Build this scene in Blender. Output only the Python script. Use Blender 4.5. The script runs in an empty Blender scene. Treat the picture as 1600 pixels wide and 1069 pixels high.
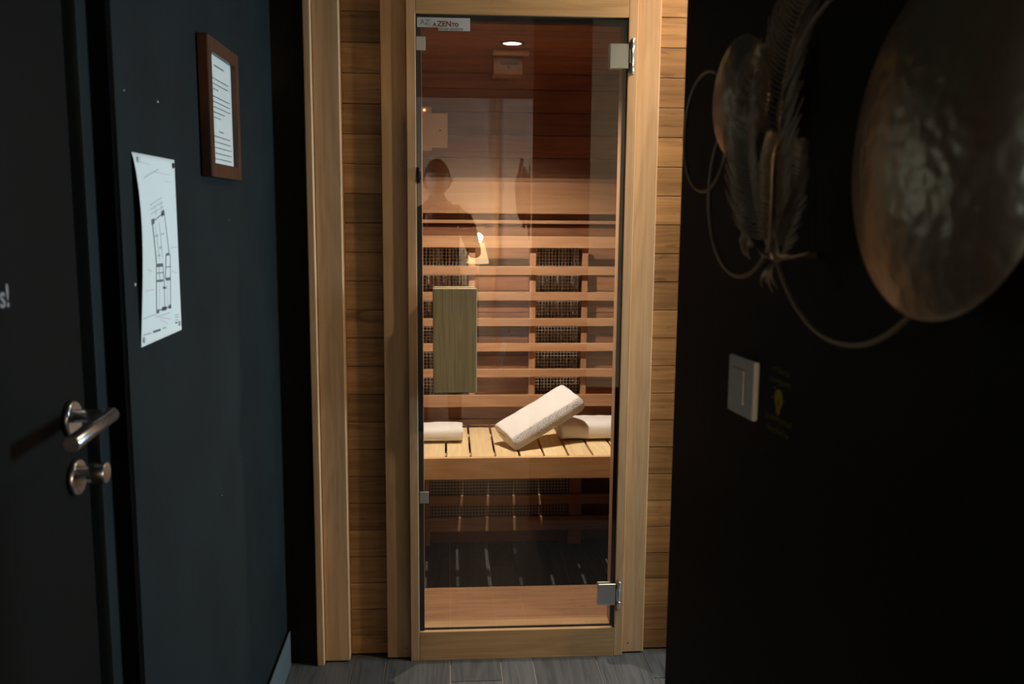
import bpy, bmesh, math, random
from mathutils import Vector, Matrix, noise
from math import sin, cos, pi, radians
R = random.Random(7)
scene = bpy.context.scene
COL = scene.collection

# ------------------------------------------------------------------ materials
def new_mat(name):
    m = bpy.data.materials.new(name); m.use_nodes = True
    nt = m.node_tree; nt.nodes.clear()
    out = nt.nodes.new('ShaderNodeOutputMaterial')
    return m, nt, out

def plain(name, col, rough=.5, metal=0., spec=.5, bump=0., bscale=200., var=0., emit=None, estr=0.):
    m, nt, out = new_mat(name)
    b = nt.nodes.new('ShaderNodeBsdfPrincipled')
    b.inputs['Base Color'].default_value = (*col, 1)
    b.inputs['Roughness'].default_value = rough
    b.inputs['Metallic'].default_value = metal
    b.inputs['Specular IOR Level'].default_value = spec
    if emit:
        b.inputs['Emission Color'].default_value = (*emit, 1); b.inputs['Emission Strength'].default_value = estr
    nt.links.new(b.outputs[0], out.inputs[0])
    if bump or var:
        tc = nt.nodes.new('ShaderNodeTexCoord')
        n = nt.nodes.new('ShaderNodeTexNoise'); n.inputs['Scale'].default_value = bscale; n.inputs['Detail'].default_value = 4
        nt.links.new(tc.outputs['Object'], n.inputs['Vector'])
        if bump:
            bp = nt.nodes.new('ShaderNodeBump'); bp.inputs['Strength'].default_value = bump; bp.inputs['Distance'].default_value = .002
            nt.links.new(n.outputs['Fac'], bp.inputs['Height']); nt.links.new(bp.outputs[0], b.inputs['Normal'])
        if var:
            n2 = nt.nodes.new('ShaderNodeTexNoise'); n2.inputs['Scale'].default_value = 5; n2.inputs['Detail'].default_value = 6
            nt.links.new(tc.outputs['Object'], n2.inputs['Vector'])
            mr = nt.nodes.new('ShaderNodeMapRange'); mr.inputs['From Min'].default_value = .3; mr.inputs['From Max'].default_value = .7
            mr.inputs['To Min'].default_value = 1 - var; mr.inputs['To Max'].default_value = 1 + var
            nt.links.new(n2.outputs['Fac'], mr.inputs['Value'])
            mx = nt.nodes.new('ShaderNodeVectorMath'); mx.operation = 'SCALE'
            mx.inputs[0].default_value = col; nt.links.new(mr.outputs[0], mx.inputs['Scale'])
            nt.links.new(mx.outputs[0], b.inputs['Base Color'])
    return m

def wood(name, light, dark, axis='z', rough=.5, tonevar=.35, fine=1.0, knots=.0, spec=.35):
    """long streaks along axis, growth bands, tone per board from the 'tone' attribute"""
    m, nt, out = new_mat(name)
    N = nt.nodes; L = nt.links
    b = N.new('ShaderNodeBsdfPrincipled'); b.inputs['Roughness'].default_value = rough; b.inputs['Specular IOR Level'].default_value = spec
    L.new(b.outputs[0], out.inputs[0])
    tc = N.new('ShaderNodeTexCoord'); at = N.new('ShaderNodeAttribute'); at.attribute_name = 'tone'
    off = N.new('ShaderNodeMath'); off.operation = 'MULTIPLY'; off.inputs[1].default_value = 53.7
    L.new(at.outputs['Fac'], off.inputs[0])
    cmb = N.new('ShaderNodeCombineXYZ')
    for i in range(3): L.new(off.outputs[0], cmb.inputs[i])
    add = N.new('ShaderNodeVectorMath'); add.operation = 'ADD'
    L.new(tc.outputs['Object'], add.inputs[0]); L.new(cmb.outputs[0], add.inputs[1])
    def mapped(across, along):
        s = [across] * 3; s['xyz'.index(axis)] = along
        mp = N.new('ShaderNodeMapping'); mp.inputs['Scale'].default_value = s
        L.new(add.outputs[0], mp.inputs['Vector']); return mp
    n1 = N.new('ShaderNodeTexNoise'); n1.inputs['Scale'].default_value = 1; n1.inputs['Detail'].default_value = 8; n1.inputs['Roughness'].default_value = .65
    L.new(mapped(110 * fine, 2.2).outputs[0], n1.inputs['Vector'])
    n2 = N.new('ShaderNodeTexNoise'); n2.inputs['Scale'].default_value = 1; n2.inputs['Detail'].default_value = 3; n2.inputs['Distortion'].default_value = .6
    L.new(mapped(14 * fine, 1.1).outputs[0], n2.inputs['Vector'])
    # growth rings: sine of the broad noise
    sn = N.new('ShaderNodeMath'); sn.operation = 'MULTIPLY'; sn.inputs[1].default_value = 46
    L.new(n2.outputs['Fac'], sn.inputs[0])
    s2 = N.new('ShaderNodeMath'); s2.operation = 'SINE'; L.new(sn.outputs[0], s2.inputs[0])
    m1 = N.new('ShaderNodeMath'); m1.operation = 'MULTIPLY_ADD'; m1.inputs[1].default_value = .10; m1.inputs[2].default_value = .0
    L.new(s2.outputs[0], m1.inputs[0])
    m2 = N.new('ShaderNodeMath'); m2.operation = 'ADD'; L.new(n1.outputs['Fac'], m2.inputs[0]); L.new(m1.outputs[0], m2.inputs[1])
    ramp = N.new('ShaderNodeValToRGB'); ramp.color_ramp.elements[0].position = .30; ramp.color_ramp.elements[1].position = .66
    ramp.color_ramp.elements[0].color = (*dark, 1); ramp.color_ramp.elements[1].color = (*light, 1)
    L.new(m2.outputs[0], ramp.inputs[0])
    # board tone
    mr = N.new('ShaderNodeMapRange'); mr.inputs['To Min'].default_value = 1 - tonevar; mr.inputs['To Max'].default_value = 1 + tonevar * .55
    L.new(at.outputs['Fac'], mr.inputs['Value'])
    sc = N.new('ShaderNodeVectorMath'); sc.operation = 'SCALE'; L.new(ramp.outputs[0], sc.inputs[0]); L.new(mr.outputs[0], sc.inputs['Scale'])
    src = sc.outputs[0]
    if knots:
        vo = N.new('ShaderNodeTexNoise'); vo.inputs['Scale'].default_value = 1; vo.inputs['Detail'].default_value = 4; vo.inputs['Distortion'].default_value = 2.5
        L.new(mapped(22, 5).outputs[0], vo.inputs['Vector'])
        kr = N.new('ShaderNodeMapRange'); kr.inputs['From Min'].default_value = .62; kr.inputs['From Max'].default_value = .72
        kr.inputs['To Min'].default_value = 1; kr.inputs['To Max'].default_value = 1 - knots; L.new(vo.outputs['Fac'], kr.inputs['Value'])
        s3 = N.new('ShaderNodeVectorMath'); s3.operation = 'SCALE'; L.new(src, s3.inputs[0]); L.new(kr.outputs[0], s3.inputs['Scale']); src = s3.outputs[0]
    L.new(src, b.inputs['Base Color'])
    bp = N.new('ShaderNodeBump'); bp.inputs['Strength'].default_value = .12; bp.inputs['Distance'].default_value = .001
    L.new(n1.outputs['Fac'], bp.inputs['Height']); L.new(bp.outputs[0], b.inputs['Normal'])
    return m

def glass_mat(name, tint, refl=1.0, ior=1.5):
    m, nt, out = new_mat(name)
    N = nt.nodes; L = nt.links
    tr = N.new('ShaderNodeBsdfTransparent'); tr.inputs['Color'].default_value = (*tint, 1)
    gl = N.new('ShaderNodeBsdfGlossy'); gl.inputs['Roughness'].default_value = 0.0; gl.inputs['Color'].default_value = (refl, refl, refl, 1)
    fr = N.new('ShaderNodeFresnel'); fr.inputs['IOR'].default_value = ior
    mx = N.new('ShaderNodeMixShader'); ge = N.new('ShaderNodeNewGeometry')
    fb = N.new('ShaderNodeMath'); fb.operation = 'SUBTRACT'; fb.inputs[0].default_value = 1; L.new(ge.outputs['Backfacing'], fb.inputs[1])
    fm = N.new('ShaderNodeMath'); fm.operation = 'MULTIPLY'; L.new(fr.outputs[0], fm.inputs[0]); L.new(fb.outputs[0], fm.inputs[1])
    L.new(fm.outputs[0], mx.inputs[0]); L.new(tr.outputs[0], mx.inputs[1]); L.new(gl.outputs[0], mx.inputs[2])
    L.new(mx.outputs[0], out.inputs[0]); return m

M = {}
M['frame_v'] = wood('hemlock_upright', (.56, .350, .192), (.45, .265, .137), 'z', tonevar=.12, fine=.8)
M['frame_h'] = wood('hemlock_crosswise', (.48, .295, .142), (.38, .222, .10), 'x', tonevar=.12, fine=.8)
M['clad'] = wood('cedar_cladding', (.42, .23, .10), (.27, .135, .055), 'x', tonevar=.35, fine=.8, knots=.35)
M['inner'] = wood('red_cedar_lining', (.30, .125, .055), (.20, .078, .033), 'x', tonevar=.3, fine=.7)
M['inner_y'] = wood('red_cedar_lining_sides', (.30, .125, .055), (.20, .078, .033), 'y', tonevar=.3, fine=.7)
M['slat'] = wood('cedar_slats', (.47, .26, .135), (.39, .20, .095), 'x', tonevar=.18, fine=.7)
M['slat_v'] = wood('cedar_stiles', (.44, .24, .125), (.36, .185, .09), 'z', tonevar=.18, fine=.7)
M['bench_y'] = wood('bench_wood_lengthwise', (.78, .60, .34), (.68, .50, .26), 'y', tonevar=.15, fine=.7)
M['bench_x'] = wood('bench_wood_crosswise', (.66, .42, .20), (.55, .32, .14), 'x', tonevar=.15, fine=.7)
M['board'] = wood('threshold_wood', (.34, .18, .09), (.25, .125, .06), 'x', tonevar=.1, fine=.7, knots=.3)
M['handle'] = wood('door_handle_wood', (.30, .235, .125), (.20, .15, .075), 'z', tonevar=.05, fine=2.2)
M['walnut'] = wood('dark_red_frame_wood', (.085, .032, .016), (.05, .019, .010), 'z', tonevar=.1, rough=.35)
M['black_paint'] = plain('black_wall_paint', (.0072, .0118, .0134), .68, spec=.14, bump=.15, bscale=60, var=.22)
M['black_door'] = plain('black_door_paint', (.0034, .0033, .0031), .6, spec=.08, var=.1)
M['black_matt'] = plain('reveal_shade_gap_black', (.0015, .0015, .0018), .95, spec=.05)  # near-black stands in for shade on the door reveals
M['black_brown'] = wood('black_brown_panel', (.0075, .0055, .0050), (.005, .004, .004), 'z', tonevar=.1, rough=.55, spec=.18)
M['skirt'] = plain('grey_tile_skirting', (.085, .105, .115), .45, var=.15)
M['grout'] = plain('light_grout', (.30, .30, .29), .9)
M['seal'] = plain('black_rubber', (.006, .007, .009), .5)
M['steel'] = plain('brushed_steel', (.46, .45, .46), .27, 1.0)
M['chrome'] = plain('chrome', (.72, .72, .72), .28, 1.0)
M['satin'] = plain('satin_metal', (.40, .42, .44), .4, .8)
M['paper'] = plain('white_paper', (.82, .86, .86), .8)
M['ink'] = plain('grey_ink', (.13, .14, .15), .8)
M['ink_soft'] = plain('faint_ink', (.52, .56, .57), .8)
M['ink_pink'] = plain('pink_pencil', (.76, .66, .67), .8)
M['white_plastic'] = plain('white_plastic', (.62, .66, .68), .35)
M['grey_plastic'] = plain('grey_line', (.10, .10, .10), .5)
M['cream'] = plain('cream_plastic', (.66, .50, .32), .5)
M['dark'] = plain('black_plastic', (.02, .018, .016), .5)
M['bronze'] = None
M['led'] = plain('red_led', (.9, .2, .1), .4, emit=(1, .25, .08), estr=14)
M['label_grey'] = plain('blue_grey_label', (.40, .44, .50), .5)
M['label_text'] = plain('brown_red_print', (.10, .030, .022), .5)
M['label_grey_text'] = plain('grey_print', (.10, .12, .16), .5)
M['lamp_on'] = plain('lit_lens', (1, 1, 1), .5, emit=(1, .86, .66), estr=30)
M['ring_dark'] = plain('lamp_ring', (.12, .09, .07), .4, .6)
M['yellow'] = plain('yellow_print', (.16, .14, .010), .6)
M['yellow_bulb'] = plain('yellow_bulb_print', (.42, .30, .015), .6)
M['orange_print'] = plain('orange_print', (.38, .10, .012), .6)
M['white_letters'] = plain('white_lettering', (.22, .22, .23), .6)
M['plaster'] = plain('pale_plaster', (.60, .60, .59), .9, var=.06)
M['tan_plaster'] = plain('tan_plaster', (.60, .47, .29), .9, var=.06)
M['ceil_black'] = plain('black_ceiling_paint', (.02, .018, .016), .9)
M['skin'] = plain('skin', (.55, .33, .24), .5)
M['hair'] = plain('dark_hair', (.02, .015, .012), .6)
M['cloth'] = plain('dark_cloth', (.012, .012, .014), .9, bump=.3, bscale=300)
M['trouser'] = plain('dark_denim', (.015, .017, .024), .9)
M['chair_white'] = plain('white_chair_shell', (.8, .8, .8), .4)
M['shade'] = plain('lamp_shade_glow', (.9, .8, .6), .8, emit=(1, .66, .32), estr=9)
M['glass'] = glass_mat('tinted_door_glass', (.90, .89, .88), 1.0, 1.8)
M['clear'] = glass_mat('clear_picture_glass', (.99, .99, .99), .6, 1.3)
M['window_glass'] = glass_mat('window_glass', (.98, .99, .99), .8, 1.45)
M['heater_dark'] = plain('heater_housing', (.03, .028, .025), .6, .3)
M['reflector'] = plain('polished_reflector', (.80, .72, .62), .22, 1.0, bump=.6, bscale=45)
M['element'] = plain('ceramic_element', (.10, .05, .03), .5)
M['wire'] = plain('grey_wire', (.50, .46, .38), .45, .7)

def bronze():
    m, nt, out = new_mat('hammered_bronze')
    N = nt.nodes; L = nt.links
    b = N.new('ShaderNodeBsdfPrincipled'); b.inputs['Base Color'].default_value = (.44, .34, .22, 1); b.inputs['Metallic'].default_value = .9
    b.inputs['Roughness'].default_value = .33; L.new(b.outputs[0], out.inputs[0])
    tc = N.new('ShaderNodeTexCoord')
    v = N.new('ShaderNodeTexVoronoi'); v.feature = 'SMOOTH_F1'; v.inputs['Scale'].default_value = 75
    n = N.new('ShaderNodeTexNoise'); n.inputs['Scale'].default_value = 30; n.inputs['Detail'].default_value = 3
    L.new(tc.outputs['Object'], v.inputs['Vector']); L.new(tc.outputs['Object'], n.inputs['Vector'])
    a = N.new('ShaderNodeMath'); a.operation = 'ADD'; L.new(v.outputs['Distance'], a.inputs[0]); L.new(n.outputs['Fac'], a.inputs[1])
    bp = N.new('ShaderNodeBump'); bp.inputs['Strength'].default_value = .45; bp.inputs['Distance'].default_value = .004
    L.new(a.outputs[0], bp.inputs['Height']); L.new(bp.outputs[0], b.inputs['Normal'])
    return m
M['bronze'] = bronze()
M['bronze_thin'] = plain('thin_bronze', (.34, .28, .20), .40, .8)
M['ring_metal'] = plain('ring_bronze', (.30, .24, .17), .38, .85)

def terry(name, waffle):
    m, nt, out = new_mat(name)
    N = nt.nodes; L = nt.links
    b = N.new('ShaderNodeBsdfPrincipled'); b.inputs['Base Color'].default_value = (.70, .675, .635, 1); b.inputs['Roughness'].default_value = .95
    b.inputs['Specular IOR Level'].default_value = .1; b.inputs['Sheen Weight'].default_value = .25
    L.new(b.outputs[0], out.inputs[0])
    tc = N.new('ShaderNodeTexCoord')
    n = N.new('ShaderNodeTexNoise'); n.inputs['Scale'].default_value = 420; n.inputs['Detail'].default_value = 3
    L.new(tc.outputs['Object'], n.inputs['Vector'])
    h = n.outputs['Fac']
    if waffle:   # woven waffle border, kept in the towel's own (UV) coordinates
        uv = N.new('ShaderNodeUVMap'); uv.uv_map = 'UVMap'
        sp = N.new('ShaderNodeSeparateXYZ'); L.new(uv.outputs[0], sp.inputs[0])
        prods = []
        for k in (0, 1):
            mu = N.new('ShaderNodeMath'); mu.operation = 'MULTIPLY'; mu.inputs[1].default_value = 2 * pi / .0085; L.new(sp.outputs[k], mu.inputs[0])
            si = N.new('ShaderNodeMath'); si.operation = 'SINE'; L.new(mu.outputs[0], si.inputs[0]); prods.append(si)
        pr = N.new('ShaderNodeMath'); pr.operation = 'MULTIPLY'; L.new(prods[0].outputs[0], pr.inputs[0]); L.new(prods[1].outputs[0], pr.inputs[1])
        # band mask along the profile
        m1 = N.new('ShaderNodeMapRange'); m1.interpolation_type = 'SMOOTHSTEP'; m1.inputs['From Min'].default_value = waffle[0]; m1.inputs['From Max'].default_value = waffle[0] + .012
        m2 = N.new('ShaderNodeMapRange'); m2.interpolation_type = 'SMOOTHSTEP'; m2.inputs['From Min'].default_value = waffle[1]; m2.inputs['From Max'].default_value = waffle[1] - .012
        L.new(sp.outputs[1], m1.inputs['Value']); L.new(sp.outputs[1], m2.inputs['Value'])
        mk = N.new('ShaderNodeMath'); mk.operation = 'MULTIPLY'; L.new(m1.outputs[0], mk.inputs[0]); L.new(m2.outputs[0], mk.inputs[1])
        w = N.new('ShaderNodeMath'); w.operation = 'MULTIPLY'; L.new(pr.outputs[0], w.inputs[0]); L.new(mk.outputs[0], w.inputs[1])
        w2 = N.new('ShaderNodeMath'); w2.operation = 'MULTIPLY_ADD'; w2.inputs[1].default_value = 2.6; L.new(w.outputs[0], w2.inputs[0]); L.new(h, w2.inputs[2]); h = w2.outputs[0]
    bp = N.new('ShaderNodeBump'); bp.inputs['Strength'].default_value = .8; bp.inputs['Distance'].default_value = .0022
    L.new(h, bp.inputs['Height']); L.new(bp.outputs[0], b.inputs['Normal'])
    return m
M['towel'] = terry('white_terry', None)
M['towel_w'] = terry('white_waffle_terry', (.120, .215))

def tile_mat():
    m = wood('grey_wood_look_tile', (.088, .088, .090), (.046, .047, .050), 'y', rough=.42, tonevar=.22, fine=.9, spec=.5)
    return m
M['tile'] = tile_mat()

# ------------------------------------------------------------------ mesh builder
class MB:
    def __init__(s):
        s.bm = bmesh.new(); s.tone = s.bm.faces.layers.float.new('tone'); s.cur = .5; s.mi = 0
    def _done(s, faces, smooth=False):
        for f in faces:
            f[s.tone] = s.cur; f.material_index = s.mi; f.smooth = smooth
    def box(s, a, b, bev=0., tone=None, mi=None, seg=2, mat=None):
        if tone is not None: s.cur = tone
        if mi is not None: s.mi = mi
        a = Vector(a); b = Vector(b); lo = Vector([min(a[i], b[i]) for i in range(3)]); hi = Vector([max(a[i], b[i]) for i in range(3)])
        r = bmesh.ops.create_cube(s.bm, size=1)
        vs = r['verts']
        for v in vs: v.co = Vector([lo[i] + (v.co[i] + .5) * (hi[i] - lo[i]) for i in range(3)])
        fs = set(f for v in vs for f in v.link_faces)
        s._done(fs)
        if bev:
            es = list(set(e for v in vs for e in v.link_edges))
            rb = bmesh.ops.bevel(s.bm, geom=es, offset=bev, segments=seg, affect='EDGES', profile=.6)
            fs = set(f for v in rb['verts'] for f in v.link_faces) | set(rb['faces'])
            s._done(fs)
            vs = list(set(v for f in fs for v in f.verts))
        if mat is not None:
            for v in vs: v.co = mat @ v.co
        return vs
    def quad(s, pts, mi=None):
        if mi is not None: s.mi = mi
        f = s.bm.faces.new([s.bm.verts.new(p) for p in pts]); s._done([f]); return f
    def cyl(s, p0, p1, r0, r1=None, n=24, mi=None, caps=True, smooth=True, bev=0):
        r1 = r0 if r1 is None else r1
        prof = [(0, r0), (1, r1)]
        if bev:
            L = (Vector(p1) - Vector(p0)).length
            prof = [(0, r0 - bev), (bev / L, r0), (1 - bev / L, r1), (1, r1 - bev)]
        s.lathe(p0, p1, prof, n, mi, caps, smooth)
    def lathe(s, p0, p1, prof, n=32, mi=None, caps=True, smooth=True):
        """prof: (fraction along p0-p1, radius)"""
        if mi is not None: s.mi = mi
        p0 = Vector(p0); p1 = Vector(p1); d = p1 - p0; z = d.normalized()
        x = z.orthogonal().normalized(); y = z.cross(x)
        rings = []
        for t, r in prof:
            c = p0 + d * t
            if r < 1e-6: rings.append([s.bm.verts.new(c)])
            else: rings.append([s.bm.verts.new(c + (x * cos(2 * pi * k / n) + y * sin(2 * pi * k / n)) * r) for k in range(n)])
        fs = []
        for A, B in zip(rings, rings[1:]):
            for k in range(n):
                q = [A[k % len(A)], A[(k + 1) % len(A)], B[(k + 1) % len(B)], B[k % len(B)]]
                u = []
                for v in q:
                    if v not in u: u.append(v)
                if len(u) > 2: fs.append(s.bm.faces.new(u))
        s._done(fs, smooth)
        if caps:
            c = []
            if len(rings[0]) > 2: c.append(s.bm.faces.new(rings[0][::-1]))
            if len(rings[-1]) > 2: c.append(s.bm.faces.new(rings[-1]))
            s._done(c, False)
    def tube(s, pts, r, n=8, mi=None, closed=False, radii=None, caps=True):
        if mi is not None: s.mi = mi
        pts = [Vector(p) for p in pts]; m = len(pts); rings = []; prev = None
        for i, p in enumerate(pts):
            a = pts[(i - 1) % m] if (closed or i > 0) else p
            b = pts[(i + 1) % m] if (closed or i < m - 1) else p
            z = (b - a).normalized()
            if prev is None: x = z.orthogonal().normalized()
            else:
                x = (prev - z * prev.dot(z)); x = x.normalized() if x.length > 1e-6 else z.orthogonal().normalized()
            prev = x; y = z.cross(x); rr = radii[i] if radii else r
            rings.append([s.bm.verts.new(p + (x * cos(2 * pi * k / n) + y * sin(2 * pi * k / n)) * rr) for k in range(n)])
        fs = []; rng = range(m) if closed else range(m - 1)
        for i in rng:
            A = rings[i]; B = rings[(i + 1) % m]
            for k in range(n): fs.append(s.bm.faces.new([A[k], A[(k + 1) % n], B[(k + 1) % n], B[k]]))
        if caps and not closed: fs.append(s.bm.faces.new(rings[0][::-1])); fs.append(s.bm.faces.new(rings[-1]))
        s._done(fs, True)
    def ribbon(s, pts, widths, side, thick, mi=None):
        """flat metal strip along pts, width along 'side', with real thickness"""
        if mi is not None: s.mi = mi
        pts = [Vector(p) for p in pts]; n = len(pts); rows = []
        for i, p in enumerate(pts):
            t = (pts[min(i + 1, n - 1)] - pts[max(i - 1, 0)]).normalized()
            sd = Vector(side) - t * Vector(side).dot(t); sd.normalize(); nm = t.cross(sd)
            w = widths[i] / 2; h = thick / 2
            rows.append([s.bm.verts.new(p + sd * a * w + nm * b * h) for a, b in ((-1, -1), (1, -1), (1, 1), (-1, 1))])
        fs = []
        for A, B in zip(rows, rows[1:]):
            for k in range(4): fs.append(s.bm.faces.new([A[k], A[(k + 1) % 4], B[(k + 1) % 4], B[k]]))
        fs.append(s.bm.faces.new(rows[0][::-1])); fs.append(s.bm.faces.new(rows[-1])); s._done(fs, False)
    def text(s, txt, size, origin, xdir, ydir, mi=None, bold=0., depth=.0003, shear=0):
        if mi is not None: s.mi = mi
        cu = bpy.data.curves.new('lettering', 'FONT'); cu.body = txt; cu.size = size; cu.offset = bold; cu.extrude = depth; cu.resolution_u = 3; cu.shear = shear
        o = bpy.data.objects.new('lettering_source', cu); COL.objects.link(o)
        dg = bpy.context.evaluated_depsgraph_get(); me = bpy.data.meshes.new_from_object(o.evaluated_get(dg))
        xd = Vector(xdir).normalized(); yd = Vector(ydir).normalized(); zd = xd.cross(yd); o0 = Vector(origin)
        vs = [s.bm.verts.new(o0 + xd * v.co.x + yd * v.co.y + zd * v.co.z) for v in me.vertices]
        fs = []
        for p in me.polygons:
            try: fs.append(s.bm.faces.new([vs[i] for i in p.vertices]))
            except ValueError: pass
        s._done(fs); w = max((v.co.x for v in me.vertices), default=0)
        bpy.data.objects.remove(o); bpy.data.curves.remove(cu); bpy.data.meshes.remove(me); return w
    def build(s, name, mats, parent=None, fix_normals=True):
        if fix_normals: bmesh.ops.recalc_face_normals(s.bm, faces=s.bm.faces)
        if parent is not None:
            w = parent.location.copy(); q = parent.parent
            while q is not None: w += q.location; q = q.parent
            for v in s.bm.verts: v.co -= w
        me = bpy.data.meshes.new(name); s.bm.to_mesh(me); s.bm.free()
        for m in (mats if isinstance(mats, (list, tuple)) else [mats]): me.materials.append(m)
        o = bpy.data.objects.new(name, me); COL.objects.link(o)
        if parent is not None: o.parent = parent
        return o

def thing(name, loc, label, cat, group=None):
    o = bpy.data.objects.new(name, None); o.location = loc; o.empty_display_size = .05; COL.objects.link(o)
    o['label'] = label; o['category'] = cat
    if group: o['group'] = group
    return o
def tag(o, label=None, cat=None, group=None, kind=None):
    if label: o['label'] = label
    if cat: o['category'] = cat
    if group: o['group'] = group
    if kind: o['kind'] = kind
    return o
def struct(mb, name, mats, label=None):
    o = mb.build(name, mats); o['kind'] = 'structure'
    if label: o['label'] = label
    return o

# ------------------------------------------------------------------ the setting
YF = 2.79      # face of the sauna's door frame
# floor: a repeating run of three tile widths on a light grout bed
b = MB(); b.box((-3.2, -4.7, -.03), (3.2, 4.1, -.004), mi=1)
base = [0, .162, .267, .474]; x0 = -.470
cols = []
for k in range(-6, 8):
    for i in range(3): cols.append((x0 + k * .474 + base[i], x0 + k * .474 + base[i + 1]))
joint = {0: 2.30, 1: 2.65, 2: 1.9, 3: 2.65}
for i, (a, c) in enumerate(cols):
    if a < -3.15 or c > 3.15: continue
    ph = {0: 2.28, 1: 1.95, 2: 2.12}[i % 3]
    if abs(a - .004) < .02: ph = 2.652
    elif abs(a - .640) < .02: ph = 2.640
    else: ph = ph + R.uniform(-.1, .1)
    y = ph - 9 * .9
    while y < 4.1:
        ya, yb = max(y, -4.7), min(y + .9, 4.1)
        if yb - ya > .02: b.box((a + .0018, ya + .0018, -.006), (c - .0018, yb - .0018, 0), tone=R.random(), mi=0)
        y += .9
struct(b, 'floor', [M['tile'], M['grout']])

b = MB(); b.box((-3.2, -4.7, 2.66), (3.2, 4.1, 2.72)); struct(b, 'ceiling', M['ceil_black'])

# left wall beyond the door, its filled-in part over and before the door
XL = -.515
b = MB(); b.box((XL - .14, 1.49, 0), (XL, 2.80, 2.66), bev=.0015)
wl = struct(b, 'wall_left', M['black_paint'])
for (y, z, r, mi) in ((1.535, 1.320, .0028, 0), (1.545, 1.31, .0016, 1), (1.53, 1.63, .0014, 0), (1.70, 1.632, .0022, 0), (2.20, 1.42, .0012, 0), (2.04, .80, .001, 0)):
    s_ = MB(); s_.lathe((XL, y, z), (XL + .002, y, z), [(0, r), (.6, r), (1, r * .5)], 10)
    s_.build('wall_plug', M['plaster'] if mi == 0 else M['dark'], wl)
b = MB(); b.box((XL - .14, .25, 2.12), (XL - .001, 1.492, 2.66)); b.box((XL - .14, .25, 0), (XL - .001, .30, 2.12)); struct(b, 'wall_left_front', M['black_paint'])
b = MB(); b.box((XL + .0005, 1.492, 0), (XL + .010, 2.79, .113), bev=.001, mi=0); b.box((XL + .0005, 1.492, .113), (XL + .006, 2.79, .119), mi=1)
struct(b, 'baseboard_left', [M['skirt'], M['black_matt']])
# door frame and its reveals, their shade painted in near-black
XD = -.545
b = MB()
b.box((XD - .09, 1.432, 0), (XD, 1.478, 2.10), bev=.003, mi=0)          # frame upright beside the leaf
b.box((XD - .09, .30, 2.055), (XD, 1.478, 2.12), bev=.003, mi=0)         # frame head
b.box((XL - .138, 1.478, 0), (XL - .004, 1.4895, 2.12), mi=1)             # reveal, shade put into its colour
b.box((XD - .09, .34, 0), (XD - .06, 1.432, 2.055), mi=1)
b.box((XD - .09, .30, 0), (XD, .335, 2.055), bev=.003, mi=0)
struct(b, 'trim_1', [M['black_paint'], M['black_matt']])
b = MB(); b.box((XD - .045, .35, .008), (XD, 1.382, 2.045), bev=.002)
door = struct(b, 'door_1', M['black_door'])
b = MB()
hx = XD; hy, hz = 1.323, 1.143
b.lathe((hx, hy, hz), (hx + .009, hy, hz), [(0, .0265), (.75, .0265), (1, .0245)], 40)
b.build('handle_rosette', M['steel'], door)
b = MB()
b.tube([(hx + .009, hy, hz + .004), (hx + .040, hy, hz + .004), (hx + .052, hy, hz + .004)], .0095, 24)
b.cyl((hx + .056, hy + .011, hz + .004), (hx + .062, hy - .150, hz + .000), .0108, n=28, bev=.0008)
b.build('lever_handle', M['steel'], door)
b = MB(); cz = 1.055
b.lathe((hx, 1.328, cz), (hx + .009, 1.328, cz), [(0, .0265), (.75, .0265), (1, .0245)], 40)
b.build('lock_rosette', M['steel'], door)
b = MB()
b.lathe((hx + .009, 1.328, cz + .006), (hx + .047, 1.328, cz + .006), [(0, .0095), (.28, .0095), (.36, .0155), (.95, .0155), (1, .0148)], 32)
b.build('thumb_turn', M['steel'], door)
b = MB(); b.text('s!', .040, (XD + .0006, 1.143, 1.322), (0, 1, 0), (0, 0, 1), bold=.0006)
b.build('lettering', M['white_letters'], door)

# dark filler between left wall and sauna
b = MB(); b.box((-.66, 2.800, 0), (-.424, 2.84, 2.66)); struct(b, 'wall_front', M['black_brown'])

# right wall, turned six degrees, with a square end
A6 = radians(6); WF = Vector((.376, 1.47, 0)); WU = Vector((sin(A6), -cos(A6), 0)); WN = Vector((-cos(A6), -sin(A6), 0))
def W(u, z, off=0.): return WF + WU * u + WN * off + Vector((0, 0, z))
b = MB()
vs = []
for z in (0, 2.66):
    vs += [b.bm.verts.new(p) for p in (W(0, z), W(1.06, z), W(1.06, z, -.26), Vector((.636, 1.47, z)))]
fs = [b.bm.faces.new([vs[i] for i in q]) for q in ((0, 1, 5, 4), (1, 2, 6, 5), (2, 3, 7, 6), (3, 0, 4, 7), (0, 3, 2, 1), (4, 5, 6, 7))]
b._done(fs); struct(b, 'wall_right', M['black_brown'])
# side room wall beyond it, far walls of the room behind
b = MB(); b.box((.6365, 1.36, 0), (2.6, 1.46, 2.66)); struct(b, 'wall_side', M['tan_plaster'])
b = MB(); b.box((.6365, 1.4605, 0), (2.6, 1.475, .64)); struct(b, 'added_dark_panel_side', M['black_brown'])  # dark panel added over the wall's lower part, for the door reflection
sy0, sy1, sz0, sz1 = 2.16, 2.77, .35, 2.30
b = MB(); b.box((2.6, 1.36, 0), (2.7, sy0, 2.66)); b.box((2.6, sy1, 0), (2.7, 4.1, 2.66)); b.box((2.6, sy0, 0), (2.7, sy1, sz0)); b.box((2.6, sy0, sz1), (2.7, sy1, 2.66))
struct(b, 'wall_side_right', M['tan_plaster'])
b = MB()
for yy in (sy0, sy1 - .05): b.box((2.63, yy, sz0), (2.68, yy + .05, sz1), bev=.004)
for zz in (sz0, sz1 - .05): b.box((2.63, sy0, zz), (2.68, sy1, zz + .05), bev=.004)
w2 = struct(b, 'window_2', M['white_plastic'])
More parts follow.
